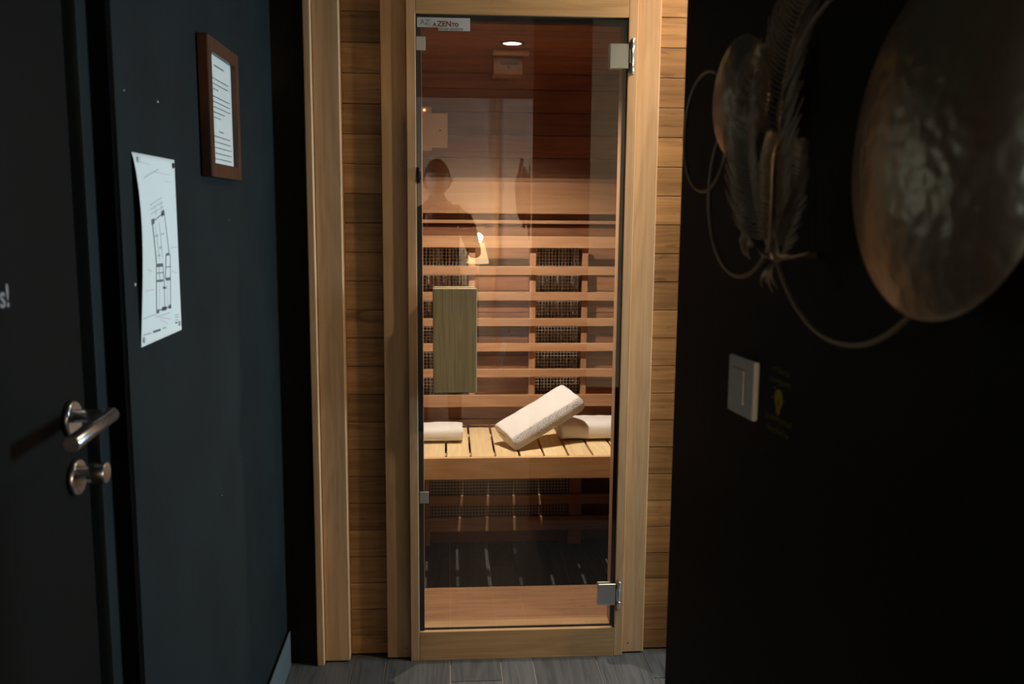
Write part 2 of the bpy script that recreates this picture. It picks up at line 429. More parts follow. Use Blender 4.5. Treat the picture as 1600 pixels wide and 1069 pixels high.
b = MB(); b.box((2.65, sy0 + .04, sz0 + .04), (2.655, sy1 - .04, sz1 - .04)); b.build('window_pane', M['window_glass'], w2)
b = MB(); b.box((-3.2, 4.0, 0), (3.2, 4.1, 2.66)); struct(b, 'wall_rear', M['black_brown'])
b = MB(); b.box((-2.6, -4.6, 0), (2.9, -4.5, 2.66)); struct(b, 'wall_back', M['plaster'])
b = MB(); b.box((-2.7, -4.6, 0), (-2.6, -.75, 2.66)); b.box((-2.7, .20, 0), (-2.6, .30, 2.66)); b.box((-2.7, -.75, 0), (-2.6, .20, .95)); b.box((-2.7, -.75, 1.95), (-2.6, .20, 2.66))
b.box((-2.7, .30, 0), (-.655, .40, 2.66)); struct(b, 'wall_back_left', M['plaster'])
b = MB(); b.box((.515, -4.4995, 0), (.550, -4.45, 2.66), bev=.004); struct(b, 'trim_2', M['tan_plaster'])
# right wall of the room behind has a big window added for a fill light
WX = 2.9; wy0, wy1, wz0, wz1 = -4.15, -.55, .75, 2.35
b = MB()
b.box((WX, -4.6, 0), (WX + .12, wy0, 2.66)); b.box((WX, wy1, 0), (WX + .12, 1.46, 2.66))
b.box((WX, wy0, 0), (WX + .12, wy1, wz0)); b.box((WX, wy0, wz1), (WX + .12, wy1, 2.66))
b.box((2.6, 1.36, 0), (WX + .12, 1.46, 2.66))
struct(b, 'wall_back_right', M['plaster'])
b = MB()
for yy in (wy0, (wy0 + wy1) / 2 - .03, wy1 - .06): b.box((WX + .03, yy, wz0), (WX + .09, yy + .06, wz1), bev=.004)
for zz in (wz0, wz1 - .06): b.box((WX + .03, wy0, zz), (WX + .09, wy1, zz + .06), bev=.004)
win = struct(b, 'added_window_rear', M['white_plastic'])
b = MB(); b.box((WX + .055, wy0 + .05, wz0 + .05), (WX + .06, wy1 - .05, wz1 - .05)); b.build('window_pane', M['window_glass'], win)

b = MB()
for yy in (-.75, .15): b.box((-2.68, yy, .95), (-2.63, yy + .05, 1.95), bev=.004)
for zz in (.95, 1.90): b.box((-2.68, -.75, zz), (-2.63, .20, zz + .05), bev=.004)
w3 = struct(b, 'added_window_left', M['white_plastic'])  # left window added to hold a cool fill light
b = MB(); b.box((-2.655, -.71, .99), (-2.65, .16, 1.91)); b.build('window_pane', M['window_glass'], w3)
# ------------------------------------------------------------------ sauna cabin
cabin = thing('sauna_cabin', (.215, 3.3, 0), 'wooden infrared sauna cabin with tinted glass door and plank cladding', 'sauna')
P = .0892; Z0 = 1.139 - 12 * P - P
def planks(x0, x1, y0, y1, name, top=2.16):
    m = MB(); z = Z0; k = 0
    while z < top:
        a, c = max(z, .004), min(z + P, top)
        if c - a > .01: m.box((x0, y0, a + .0009), (x1, y1, c - .0009), bev=.0016, tone=R.random())
        z += P
    return m.build(name, M['clad'], cabin)
planks(-.3185, -.200, 2.842, 2.8555, 'plank_cladding'); planks(.640, .850, 2.830, 2.852, 'plank_cladding')
b = MB(); b.box((-.421, 2.772, 0), (-.3985, 2.86, 2.16), bev=.0045, tone=.5, seg=3); b.build('corner_post', M['frame_v'], cabin)
b = MB(); b.box((-.398, 2.795, .004), (-.319, 2.8555, 2.16), bev=.0045, tone=.45, seg=3); b.build('corner_trim', M['frame_v'], cabin)
b = MB(); b.box((.8505, 2.78, 0), (.874, 2.86, 2.16), bev=.003, tone=.5, seg=3); b.build('corner_post', M['frame_v'], cabin)
b = MB(); b.box((-.200, 2.808, .004), (-.1245, 2.8555, 2.16), bev=.003, tone=.25, seg=3); b.lathe((-.139, 2.8075, .036), (-.139, 2.809, .036), [(0, .0022), (1, .0022)], 10, mi=1)
b.build('door_trim', [M['frame_v'], M['dark']], cabin)
b = MB(); b.box((.5685, 2.806, .004), (.641, 2.835, 2.16), bev=.004, tone=.8, seg=3); b.lathe((.589, 2.8055, .036), (.589, 2.807, .036), [(0, .0022), (1, .0022)], 10, mi=1)
b.build('door_trim', [M['frame_v'], M['dark']], cabin)
GX0, GX1, GZ0, GZ1 = -.0955, .5385, .0985, 2.0195
b = MB()
b.box((-.1235, YF, .0), (GX0, 2.870, 2.16), bev=.002, tone=.4); b.build('door_frame', M['frame_v'], cabin); b = MB()
b.box((GX1, YF, .0), (.5675, 2.870, 2.16), bev=.002, tone=.6)
b.build('door_frame', M['frame_v'], cabin)
b = MB()
b.box((GX0 + .0003, YF, .0), (GX1 - .0003, 2.870, GZ0), bev=.0015, tone=.5)
b.build('door_frame', M['frame_h'], cabin)
b = MB(); b.box((GX0 + .0003, YF, GZ1), (GX1 - .0003, 2.870, 2.16), bev=.0015, tone=.6); b.build('door_frame', M['frame_h'], cabin)
# stops behind the glass
b = MB()
b.box((.5275, 2.812, .105), (GX1, 2.868, 2.006), tone=.5); b.box((GX0, 2.812, .105), (-.0800, 2.868, 2.006), tone=.5)
b.build('door_stop', M['slat_v'], cabin)
# glass door
gd = MB(); gd.box((GX0 + .002, 2.797, GZ0 + .003), (GX1 - .003, 2.805, GZ1 - .006)); gd = gd.build('glass_door', M['glass'], cabin)
b = MB()
b.box((GX0, 2.800, GZ0), (-.0795, 2.812, GZ1)); b.box((.5265, 2.8055, GZ0), (GX1, 2.812, GZ1))
b.box((-.0795, 2.8055, 2.003), (.5265, 2.812, GZ1)); b.box((-.0795, 2.8055, GZ0), (.5265, 2.812, .1035))
b.build('rubber_seal', M['seal'], cabin)
def hinge(z):
    m = MB()
    m.box((.4815, 2.786, z - .0365), (.541, 2.7975, z + .0365), bev=.004, seg=3)
    m.box((.4815, 2.805, z - .0365), (.5262, 2.811, z + .0365), bev=.003, seg=3)
    h = m.build('hinge', M['chrome'], gd)
    k = MB()
    for dz in (-.034, .034):
        k.cyl((.5495, 2.781, z + dz - .0125), (.5495, 2.781, z + dz + .0125), .0062, n=18, bev=.001)
    k.cyl((.5495, 2.781, z - .046), (.5495, 2.781, z + .046), .0045, n=14)
    k.box((.541, 2.781, z - .021), (.5555, 2.789, z + .021), bev=.002)
    k.box((.5475, 2.785, z - .052), (.5575, 2.790, z + .052), bev=.003)
    k.build('hinge_barrel', M['chrome'], h) if False else k.build('hinge_barrel', M['chrome'], gd)
hinge(1.9085); hinge(.2135)
for (xa, xb, z0, z1) in ((-.0945, -.066, 1.914, 1.954), (-.0925, -.064, .528, .566)):
    m = MB(); m.box((xa, 2.7915, z0), (xb, 2.7970, z1), bev=.0015); m.build('door_catch', M['satin'], gd)
m = MB(); m.box((-.0945, 2.7885, 1.527), (-.0830, 2.7970, 1.575), bev=.003); m.tube([(-.089, 2.7885, 1.570), (-.082, 2.785, 1.560), (-.082, 2.785, 1.542), (-.089, 2.7885, 1.532)], .0016, 8); m.build('door_latch', M['seal'], gd)
m = MB(); m.box((-.0475, 2.751, .892), (.0865, 2.779, 1.213), bev=.003, tone=.5, seg=3)
m.build('pull_handle', M['handle'], gd)
for z in (.94, 1.165):
    m = MB(); m.cyl((.02, 2.779, z), (.02, 2.797, z), .008, n=16); m.build('handle_stud', M['steel'], gd)
m = MB(); m.box((-.0475, 2.811, .892), (.0800, 2.835, 1.213), bev=.003, tone=.5); m.build('inner_handle', M['handle'], gd)
# maker's sticker
m = MB(); yS = 2.7965
m.box((-.0905, yS - .0004, 1.981), (.0655, yS + .0004, 2.0085), mi=0); m.box((-.028, yS - .0004, 1.972), (.0655, yS + .0004, 1.981), mi=0)
yT = yS - .0006
m.box((-.0535, yT, 1.983), (-.0528, yT + .0002, 2.006), mi=2); m.box((-.0505, yT, 1.983), (-.0500, yT + .0002, 2.006), mi=2)
m.text('AZ', .0215, (-.0820, yT, 1.9880), (1, 0, 0), (0, 0, 1), mi=2, depth=.0001)
x = -.0440
for ch, sz in (('A', .0145), ('ZEN', .0215), ('TO', .0145)):
    w = m.text(ch, sz, (x, yT, 1.9840), (1, 0, 0), (0, 0, 1), mi=1, bold=.0006, depth=.0001); x += w + .0022
m.text('GROEP GRAEDUS', .0090, (-.0265, yT, 1.9735), (1, 0, 0), (0, 0, 1), mi=2, bold=.0002, depth=.0001)
m.build('maker_sticker', [M['label_grey'], M['label_text'], M['label_grey_text']], gd)

# shell and lining
IX0, IX1, IY0, IY1, IZ = -.37, .815, 2.871, 3.850, 2.008
b = MB()
b.box((-.418, 2.861, 0), (IX0 - .016, 3.92, 2.16)); b.box((IX1 + .016, 2.861, 0), (.87, 3.92, 2.16))
b.box((IX0 - .016, IY1 + .016, 0), (IX1 + .016, 3.92, 2.16)); b.box((IX0 - .016, 2.861, IZ + .016), (IX1 + .016, IY1 + .016, 2.16))
b.box((-.318, 2.8562, 0), (-.1245, 2.8608, 2.16)); b.box((.568, 2.853, 0), (.85, 2.860, 2.16)); 
b.build('outer_shell', M['clad'], cabin)
def course(z_start, pitch, zmax):
    z = z_start; out = []
    while z < zmax:
        a, c = max(z, .0), min(z + pitch, zmax)
        if c - a > .008: out.append((a, c))
        z += pitch
    return out
b = MB()
for a, c in course(1.852 - 20 * .0925 - .0925 + .0, .0925, IZ): b.box((IX0, IY1, a + .0012), (IX1, IY1 + .015, c - .0012), bev=.002, tone=R.random())
b.build('rear_lining', M['inner'], cabin)
for x, s in ((IX0, -1), (IX1, 1)):
    b = MB()
    for a, c in course(1.852 - 21 * .0925, .0925, IZ): b.box((x, IY0, a + .0012), (x + s * .015, IY1, c - .0012), bev=.002, tone=R.random())
    b.build('side_lining', M['inner_y'], cabin)
b = MB(); y = IY0
while y < IY1:
    b.box((IX0, y + .0012, IZ), (IX1, min(y + .0925, IY1) - .0012, IZ + .015), bev=.002, tone=R.random()); y += .0925
b.build('roof_lining', M['inner'], cabin)
b = MB()   # panel over the backrest
b.box((IX0 + .002, 3.805, 1.437), (IX1 - .002, 3.849, 1.567), bev=.003, tone=.3)
b.box((IX0 + .002, 3.818, 1.5675), (IX1 - .002, 3.849, 1.584), bev=.002, tone=.0)
b.box((IX0 + .002, 3.830, 1.396), (IX1 - .002, 3.849, 1.410), bev=.002, tone=.6)
b.build('headboard_panel', M['slat'], cabin)
b = MB()
b.box((IX0 + .002, 2.905, .006), (IX1 - .002, 3.165, .088), bev=.002, tone=.35); b.box((IX0 + .002, 2.871, .006), (IX1 - .002, 2.904, .092), bev=.002, tone=.9)
b.build('entry_board', M['board'], cabin)

# ------------------------------------------------------------------ bench
BT = .535
bench = thing('sauna_bench', (.22, 3.55, 0), 'wooden slatted sauna bench with deep front rail', 'bench')
gaps = [-.011 + .0925 * k for k in range(-4, 10)]
for g0, g1 in zip(gaps, gaps[1:]):
    a, c = max(g0 + .0042, IX0 + .004), min(g1 - .0042, IX1 - .004)
    if c - a < .02: continue
    m = MB(); m.box((a, 3.3225, BT - .018), (c, 3.836, BT), bev=.0015, tone=R.random()); m.build('slat', M['bench_y'], bench)
m = MB(); m.box((IX0 + .003, 3.300, .452), (IX1 - .003, 3.3220, BT), bev=.002, tone=.5); m.build('front_rail', M['bench_x'], bench)
for y in (3.40, 3.70):
    m = MB(); m.box((IX0 + .005, y, BT - .045), (IX1 - .005, y + .045, BT - .0185), tone=.5); m.build('batten', M['bench_x'], bench)
for x in (IX0 + .004, IX1 - .044):
    m = MB(); m.box((x, 3.3225, .0), (x + .04, 3.36, BT - .046), tone=.5); m.build('leg', M['bench_x'], bench)
    m = MB(); m.box((x, 3.79, .0), (x + .04, 3.83, BT - .046), tone=.5); m.build('leg', M['bench_x'], bench)

# ------------------------------------------------------------------ backrest and heaters
yb = 3.745
def sz(z): return 1.442 + (z - 1.442) * yb / 3.85
back = thing('slatted_screen', (.22, 3.76, BT), 'horizontal cedar slat screen guarding the two upright heaters above the bench', 'slatted screen')
bars = [(1.343, 1.294), (1.216, 1.180), (1.106, 1.071), (.994, .961), (.886, .852), (.774, .740), (.661, .610)]
for t, l in bars:
    m = MB(); m.box((IX0 + .003, yb, sz(l)), (IX1 - .003, yb + .018, sz(t)), bev=.0015, tone=R.random()); m.build('slat', M['slat'], back)
for xa, xb in ((-.145, -.122), (.084, .110), (.336, .362), (.556, .580)):
    m = MB(); m.box((xa, yb + .0185, sz(.625)), (xb, yb + .05, sz(1.325)), bev=.0015, tone=R.random()); m.build('stile', M['slat_v'], back)
def heater(x0, x1, z0, z1, y, label, horizontal=False, grp='infrared heaters behind wire mesh'):
    h = thing('infrared_heater', ((x0 + x1) / 2, y + .03, z0), label, 'heater', grp)
    m = MB(); t = .004
    yf, yk = y + .002, y + .05
    m.box((x0, yk - .003, z0), (x1, yk, z1)); 
    m.box((x0, yf + .003, z0), (x0 + t, yk - .003, z1)); m.box((x1 - t, yf + .003, z0), (x1, yk - .003, z1)); m.box((x0 + t, yf + .003, z0), (x1 - t, yk - .003, z0 + t)); m.box((x0 + t, yf + .003, z1 - t), (x1 - t, yk - .003, z1))
    m.build('housing', M['heater_dark'], h)
    m = MB(); c = .0136; r = .00085
    n = int((x1 - x0 - .006) / c); 
    for i in range(n + 1):
        x = x0 + .003 + i * c; m.box((x - r, yf - .0012, z0 + .002), (x + r, yf, z1 - .002))
    n = int((z1 - z0 - .006) / c)
    for i in range(n + 1):
        z = z0 + .003 + i * c; m.box((x0 + .002, yf, z - r), (x1 - .002, yf + .0012, z + r))
    m.build('wire_mesh', M['wire'], h)
    if not horizontal:
        k = 3; w = (x1 - x0 - 2 * t) / k
        for i in range(k):
            cx = x0 + t + w * (i + .5); m = MB(); seg = 8; 
            P0 = []
            for j in range(seg + 1):
                a = pi * j / seg; P0.append((cx - cos(a) * w * .46, yk - .006 - .0 + -.0 - (1 - sin(a)) * .026))
            for (xa, ya), (xb2, yb2) in zip(P0, P0[1:]):
                m.quad([(xa, ya, z0 + .012), (xb2, yb2, z0 + .012), (xb2, yb2, z1 - .012), (xa, ya, z1 - .012)])
                m.quad([(xa, ya + .001, z0 + .012), (xa, ya + .001, z1 - .012), (xb2, yb2 + .001, z1 - .012), (xb2, yb2 + .001, z0 + .012)])
            o = m.build('reflector', M['reflector'], h, fix_normals=False)
            m = MB(); m.cyl((cx, yk - .020, z0 + .008), (cx, yk - .020, z1 - .008), .0055, n=12); m.build('heating_rod', M['element'], h)
    else:
        m = MB(); m.box((x0 + t + .002, yk - .012, z0 + t + .002), (x1 - t - .002, yk - .004, z1 - t - .002)); m.build('reflector', M['element'], h)
    return h
heater(-.121, .083, sz(.640), sz(1.300), 3.797, 'tall mesh-covered infrared heater behind the door handle')
heater(.363, .555, sz(.640), sz(1.300), 3.797, 'tall mesh-covered infrared heater above the tilted towel')
guard = thing('heater_guard', (.22, 3.76, 0), 'low cedar guard rails under the bench', 'guard')
for t, l in ((.247, .203), (.150, .089)):
    m = MB(); m.box((IX0 + .003, yb, l), (IX1 - .003, yb + .018, t), bev=.0015, tone=R.random()); m.build('rail', M['slat'], guard)
for xa, xb in ((-.155, -.082), (.515, .570)):
    m = MB(); m.box((xa, yb + .0185, .02), (xb, yb + .045, .44), bev=.0015, tone=R.random()); m.build('stile', M['slat_v'], guard)
m = MB(); m.box((IX0 + .003, yb, .395), (IX1 - .003, yb + .018, .44), bev=.0015, tone=.4); m.build('rail', M['slat'], guard)
heater(-.080, .513, .10, .39, 3.765, 'wide low heater panel in the shade under the bench', True, grp='infrared heaters behind wire mesh')

# ------------------------------------------------------------------ sauna fittings
lx, ly = .216, 3.17
lamp = thing('ceiling_downlight', (lx, ly, IZ), 'small round lit downlight in the sauna roof', 'light')
m = MB(); n = 40
m.lathe((lx, ly, IZ), (lx, ly, IZ - .004), [(0, .041), (.6, .041), (1, .038), (1, .031), (.3, .031)], n, caps=False); m.build('ring', M['ring_dark'], lamp)
m = MB(); m.lathe((lx, ly, IZ - .0005), (lx, ly, IZ - .0025), [(0, .031), (.5, .031), (1, .027)], n); m.build('lens', M['lamp_on'], lamp)

vent = thing('roof_vent', (.215, 3.35, IZ), 'wooden vent box with sliding flap under the sauna roof', 'vent')
m = MB(); m.box((.158, 3.285, IZ - .019), (.284, 3.318, IZ - .001), bev=.002, tone=.9); m.build('flap', M['slat'], vent)
m = MB(); m.box((.160, 3.33, IZ - .080), (.2665, 3.43, IZ - .001), bev=.003, tone=.2); m.build('box', M['inner'], vent)
m = MB(); m.box((.186, 3.3275, IZ - .046), (.250, 3.3305, IZ - .037)); m.cyl((.214, 3.3275, IZ - .056), (.214, 3.3305, IZ - .056), .005, n=12); m.build('slot', M['dark'], vent)

ctl = thing('control_box', (-.06, 3.84, 1.70), 'cream control box with keyhole on the sauna rear wall', 'control box')
m = MB(); m.box((-.21, 3.838, 1.690), (-.066, 3.8495, 1.868), bev=.003); m.build('back_plate', M['cream'], ctl)
m = MB(); m.box((-.25, 3.800, 1.7035), (-.002, 3.8375, 1.8385), bev=.003); m.build('cover', M['cream'], ctl)
m = MB(); m.cyl((-.032, 3.7985, 1.771), (-.032, 3.8005, 1.771), .0035, n=12); m.build('keyhole', M['dark'], ctl)
m = MB(); m.cyl((-.097, 3.8345, 1.855), (-.097, 3.8385, 1.855), .0035, n=12); m.build('indicator_led', M['led'], ctl)

# ------------------------------------------------------------------ towels
def towel(name, origin, e1, e2, L, a, bh, label, mat, turns=2.6, t=.0125, nexp=3.4, seed=1, sag=0.):
    """flat-rolled towel: a spiral strip of cloth swept along e1; e2 across, e3 up. origin = centre of the underside"""
    e1 = Vector(e1).normalized(); e2 = Vector(e2); e2 = (e2 - e1 * e2.dot(e1)).normalized(); e3 = e1.cross(e2)
    if e3.z < 0: e3 = -e3
    o = Vector(origin) + e3 * bh
    prof = []; N = int(turns * 56)
    for i in range(N + 1):
        th = -2.2 + 2 * pi * turns * i / N; s = t * .96 * (turns * i / N)
        ca, sa = cos(th), sin(th)
        f = lambda v, ex: math.copysign(abs(v) ** ex, v)
        prof.append(Vector(((a - t / 2 - s) * f(ca, 2 / nexp), (bh - t / 2 - s * .98) * f(sa, 2 / nexp))))
    out, inn = [], []
    for i, p in enumerate(prof):
        tn = (prof[min(i + 1, N)] - prof[max(i - 1, 0)]); tn.normalize(); nn = Vector((tn.y, -tn.x))
        out.append(p + nn * t * .40); inn.append(p - nn * t * .40)
    loop = out + inn[::-1]; nl = len(loop)
    arc = [0.]
    for i in range(1, len(out)): arc.append(arc[-1] + (out[i] - out[i - 1]).length)
    bm = bmesh.new(); uvl = bm.loops.layers.uv.new('UVMap')
    S = 44; rows = []
    for j in range(S + 1):
        u = j / S; x = (u - .5) * L; endf = min(u, 1 - u) * L
        rnd = 1 - .06 * max(0, 1 - endf / .014) ** 2
        row = []
        for k, p in enumerate(loop):
            q = p * rnd
            pos = o + e1 * x + e2 * q.x + e3 * q.y
            nz = noise.noise(pos * 11 + Vector((seed, 0, 0))) * .0042 + noise.noise(pos * 32 + Vector((0, seed, 0))) * .0016
            edge = noise.noise(Vector((q.x * 30 + seed, q.y * 30, 0))) * .004 * (1 if u > .5 else -1) * max(0, 1 - endf / .04)
            sg = -sag * (1 - (2 * u - 1) ** 2)
            row.append(bm.verts.new(pos + e3 * (nz * (1 if q.y > 0 else .3) + sg) + e1 * edge))
        rows.append(row)
    for j in range(S):
        for k in range(nl):
            k2 = (k + 1) % nl
            f = bm.faces.new([rows[j][k], rows[j][k2], rows[j + 1][k2], rows[j + 1][k]]); f.smooth = True
            for lp in f.loops:
                jj = j if lp.vert in (rows[j][k], rows[j][k2]) else j + 1
                kk = k if lp.vert in (rows[j][k], rows[j + 1][k]) else k2
                av = arc[kk] if kk < len(out) else arc[nl - 1 - kk]
                lp[uvl].uv = (jj / S * L, av)
    for row, fl in ((rows[0], False), (rows[-1], True)):
        for k in range(len(out) - 1):
            q = [row[k], row[k + 1], row[nl - 2 - k], row[nl - 1 - k]]
            f = bm.faces.new(q if fl else q[::-1]); f.smooth = False
    bmesh.ops.recalc_face_normals(bm, faces=bm.faces)
    me = bpy.data.meshes.new(name); 
    base = Vector(origin)
    for v in bm.verts: v.co -= base
    bm.to_mesh(me); bm.free(); me.materials.append(mat)
    ob = bpy.data.objects.new(name, me); ob.location = base; COL.objects.link(ob)
    tag(ob, label, 'towel', 'white bath towels on the sauna bench'); return ob
towel('bath_towel', (-.085, 3.590, BT + .001), (1, 0, 0), (0, -1, 0), .280, .087, .035, 'small folded white towel lying flat on the bench at the left', M['towel'], seed=3)
towel('bath_towel', (.610, 3.610, BT + .001), (1, .02, 0), (.02, -1, 0), .330, .098, .044, 'white folded towel at the right, under the tilted one', M['towel'], seed=5)
towel('bath_towel', (.366, 3.520, .613), (.24, .10, .118), (.105, -.14, -.046), .330, .088, .039, 'thick white towel tilted up on another towel, with a waffle border', M['towel_w'], seed=9)

# ------------------------------------------------------------------ left wall: notice and plan
fx = XL
fr = thing('picture_frame', (fx, 2.10, 1.66), 'dark red wooden frame holding a printed white notice on the black wall', 'picture frame')
ya, yb2, za, zb = 1.972, 2.248, 1.512, 1.802; fw = .030
def tilt(m):   # the frame hangs very slightly out of plumb
    return m
for a, c in (((ya, za), (ya + fw, zb)), ((yb2 - fw, za), (yb2, zb))):
    m = MB(); m.box((fx + .001, a[0], a[1]), (fx + .024, c[0], c[1]), bev=.003, tone=.4); m.build('frame_moulding', M['walnut'], fr)
for z in (za, zb - fw):
    m = MB(); m.box((fx + .001, ya + fw, z), (fx + .0235, yb2 - fw, z + fw), bev=.003, tone=.7); m.build('frame_moulding', M['walnut'], fr)
m = MB(); m.box((fx + .002, ya + fw, za + fw), (fx + .012, yb2 - fw, zb - fw), mi=0)
px = fx + .0124
def words(m, y0, y1, z, h, mi=1, seed=0):
    rr = random.Random(seed * 77 + int(z * 1000)); y = y0
    while y < y1 - .004:
        w = rr.uniform(.006, .022); w = min(w, y1 - y); m.box((px, y, z), (px + .0002, y + w, z + h * .7), mi=mi)
        y += w + .004
m.cur = .5
yc = (ya + yb2) / 2; words(m, yc - .045, yc + .04, 1.750, .0045)
for z in (1.722, 1.711, 1.700): words(m, ya + fw + .012, yb2 - fw - (.03 if z > 1.705 else .12), z, .0032)
for z in (1.684, 1.673, 1.662, 1.651, 1.640): words(m, ya + fw + .012, yb2 - fw - .02 - (.05 if z < 1.66 else 0) - (.04 if z < 1.645 else 0), z, .0032)
words(m, yc - .022, yc + .02, 1.612, .0035)
for z in (1.602 - .012 * k for k in range(7)):
    if z > 1.55: words(m, ya + fw + .012, yb2 - fw - .022, z - .002, .003)
m.build('printed_notice', [M['paper'], M['ink']], fr)
m = MB(); m.box((fx + .014, ya + fw, za + fw), (fx + .0155, yb2 - fw, zb - fw)); m.build('glazing', M['clear'], fr)

# plan sheet, its near edge curling off the wall
py0, py1, pz0, pz1 = 1.549, 1.783, 1.213, 1.535
def sheet(u, v, off=0.):
    """u 0..1 towards the sauna, v 0..1 downwards"""
    k = max(0, 1 - u / .42); bow = .0095 * k * k * sin(pi * max(0, min(1, v)) ** .72) ** 1.1
    return Vector((XL + .0012 + bow + off, py0 + (py1 - py0) * u + bow * .35, pz1 - (pz1 - pz0) * v - .004 * (1 - u) * (v - .5) * 0))
m = MB(); nu, nv = 24, 28
grid = [[m.bm.verts.new(sheet(i / nu, j / nv)) for i in range(nu + 1)] for j in range(nv + 1)]
g2 = [[m.bm.verts.new(sheet(i / nu, j / nv, -.0003)) for i in range(nu + 1)] for j in range(nv + 1)]
fs = []
for j in range(nv):
    for i in range(nu):
        fs.append(m.bm.faces.new([grid[j][i], grid[j + 1][i], grid[j + 1][i + 1], grid[j][i + 1]])); fs.append(m.bm.faces.new([g2[j][i], g2[j][i + 1], g2[j + 1][i + 1], g2[j + 1][i]]))
for j in range(nv):
    for i in (0, nu): fs.append(m.bm.faces.new([grid[j][i], grid[j + 1][i], g2[j + 1][i], g2[j][i]]))
for i in range(nu):
    for j in (0, nv): fs.append(m.bm.faces.new([grid[j][i], grid[j][i + 1], g2[j][i + 1], g2[j][i]]))
m._done(fs, True)
def zuv(x, y):
    l = 47 + (y - 27) * .0594; r = 272 + (y - 78) * .046; u = (x - l) / (r - l); t = 27 + 51 * u; bt = 1037 - 92 * u
    return u, (y - t) / (bt - t)
def line(p, q, w, mi):
    (u0, v0), (u1, v1) = zuv(*p), zuv(*q); n = 6
    H = (pz1 - pz0) / (py1 - py0); d = Vector((u1 - u0, (v1 - v0) * H)); 
    if d.length < 1e-5: return
    d.normalize(); w = w / 225 / 2 * .75
    for i in range(n):
        a = i / n; c = (i + 1) / n
        A = (u0 + (u1 - u0) * a, v0 + (v1 - v0) * a); B = (u0 + (u1 - u0) * c, v0 + (v1 - v0) * c)
        ps = [(A[0] - d.y * w, A[1] + d.x * w / H), (B[0] - d.y * w, B[1] + d.x * w / H), (B[0] + d.y * w, B[1] - d.x * w / H), (A[0] + d.y * w, A[1] - d.x * w / H)]
        m.quad([sheet(uu, vv, .0004) for uu, vv in ps], mi)
for p, q, w, mi in [((150, 385), (210, 340), 2.5, 1), ((145, 388), (160, 378), 12, 1), ((197, 348), (213, 336), 12, 1), ((150, 385), (172, 590), 5, 1), ((172, 590), (175, 850), 4, 1), ((212, 340), (240, 550), 3, 1),
    ((246, 552), (248, 825), 3, 1), ((172, 610), (206, 607), 8, 1), ((172, 691), (208, 688), 5, 1), ((222, 682), (246, 680), 7, 1), ((222, 555), (241, 552), 6, 1), ((206, 607), (212, 690), 3, 1),
    ((214, 690), (216, 838), 3, 1), ((222, 560), (220, 682), 4, 1), ((174, 851), (188, 849), 9, 1), ((202, 838), (226, 833), 9, 1), ((238, 827), (251, 824), 9, 1), ((178, 848), (245, 826), 2.5, 1),
    ((186, 615), (190, 688), 2, 1), ((172, 650), (210, 646), 2, 1), ((222, 620), (246, 617), 2, 1), ((206, 725), (224, 727), 5, 1), ((190, 700), (190, 845), 1.5, 2), ((232, 690), (232, 830), 1.5, 2),
    ((135, 300), (198, 262), 2, 2), ((138, 322), (204, 285), 2, 2), ((143, 345), (207, 308), 2, 2), ((160, 300), (170, 355), 2, 2), ((192, 280), (200, 335), 2, 2), ((100, 160), (178, 120), 2.5, 2),
    ((166, 400), (188, 580), 2, 2), ((186, 390), (204, 570), 2, 2), ((160, 460), (180, 455), 4, 2), ((196, 450), (212, 445), 4, 2), ((186, 520), (200, 515), 6, 2), ((178, 560), (192, 555), 5, 2),
    ((105, 886), (172, 864), 2.5, 2), ((172, 880), (246, 856), 2, 2), ((112, 972), (150, 962), 4, 2), ((158, 958), (196, 946), 5, 1), ((206, 940), (224, 934), 5, 2), ((272, 870), (292, 866), 3, 2), ((272, 882), (292, 878), 3, 2),
    ((274, 896), (294, 892), 3, 2), ((274, 910), (286, 908), 4, 1), ((60, 70), (140, 95), 2, 3), ((150, 130), (240, 150), 2, 3), ((215, 180), (255, 190), 2, 3), ((120, 630), (150, 640), 3, 3), ((110, 740), (160, 735), 3, 3),
    ((250, 520), (285, 515), 3, 3), ((258, 640), (285, 650), 3, 3), ((190, 880), (250, 890), 3, 3), ((195, 895), (235, 915), 3, 3)]:
    line(p, q, w, mi)
pl = m.build('floor_plan_sheet', [M['paper'], M['ink'], M['ink_soft'], M['ink_pink']], fix_normals=False)
tag(pl, 'white sheet with a drawn floor plan pinned to the black wall', 'paper sheet')
for u, v, mt in ((.09, .035, 'white_plastic'), (.95, .035, 'dark'), (.94, .955, 'white_plastic'), (.05, .965, 'white_plastic')):
    q = sheet(u, v, .0005); m = MB(); m.lathe(q, q + Vector((.0028, 0, 0)), [(0, .0052), (.5, .0050), (1, .0035)], 16); m.build('pin', M[mt], pl)

# ------------------------------------------------------------------ right wall: switch, sticker, sculpture
def onwall(m, u0, z0, u1, z1, d0, d1, bev=0., seg=3):
    mt = Matrix((( WU.x, WN.x, 0, WF.x), (WU.y, WN.y, 0, WF.y), (0, 0, 1, 0), (0, 0, 0, 1)))
    return m.box((u0, d0, z0), (u1, d1, z1), bev=bev, seg=seg, mat=mt)
sw = thing('light_switch', W(.277, 1.21, 0), 'white square light switch on the black wall', 'light switch')
m = MB(); onwall(m, .236, 1.170, .318, 1.250, .0005, .0095, bev=.004)
m.build('cover_plate', M['white_plastic'], sw)
m = MB(); onwall(m, .2515, 1.187, .2905, 1.2335, .0093, .0118, bev=.001); m.build('rocker', M['white_plastic'], sw)
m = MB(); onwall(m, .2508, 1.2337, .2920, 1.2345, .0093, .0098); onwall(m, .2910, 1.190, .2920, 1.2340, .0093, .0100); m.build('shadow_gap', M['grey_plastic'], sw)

m = MB(); d = .0008
def wq(pts, mi): m.quad([W(u, z, d) for u, z in pts], mi)
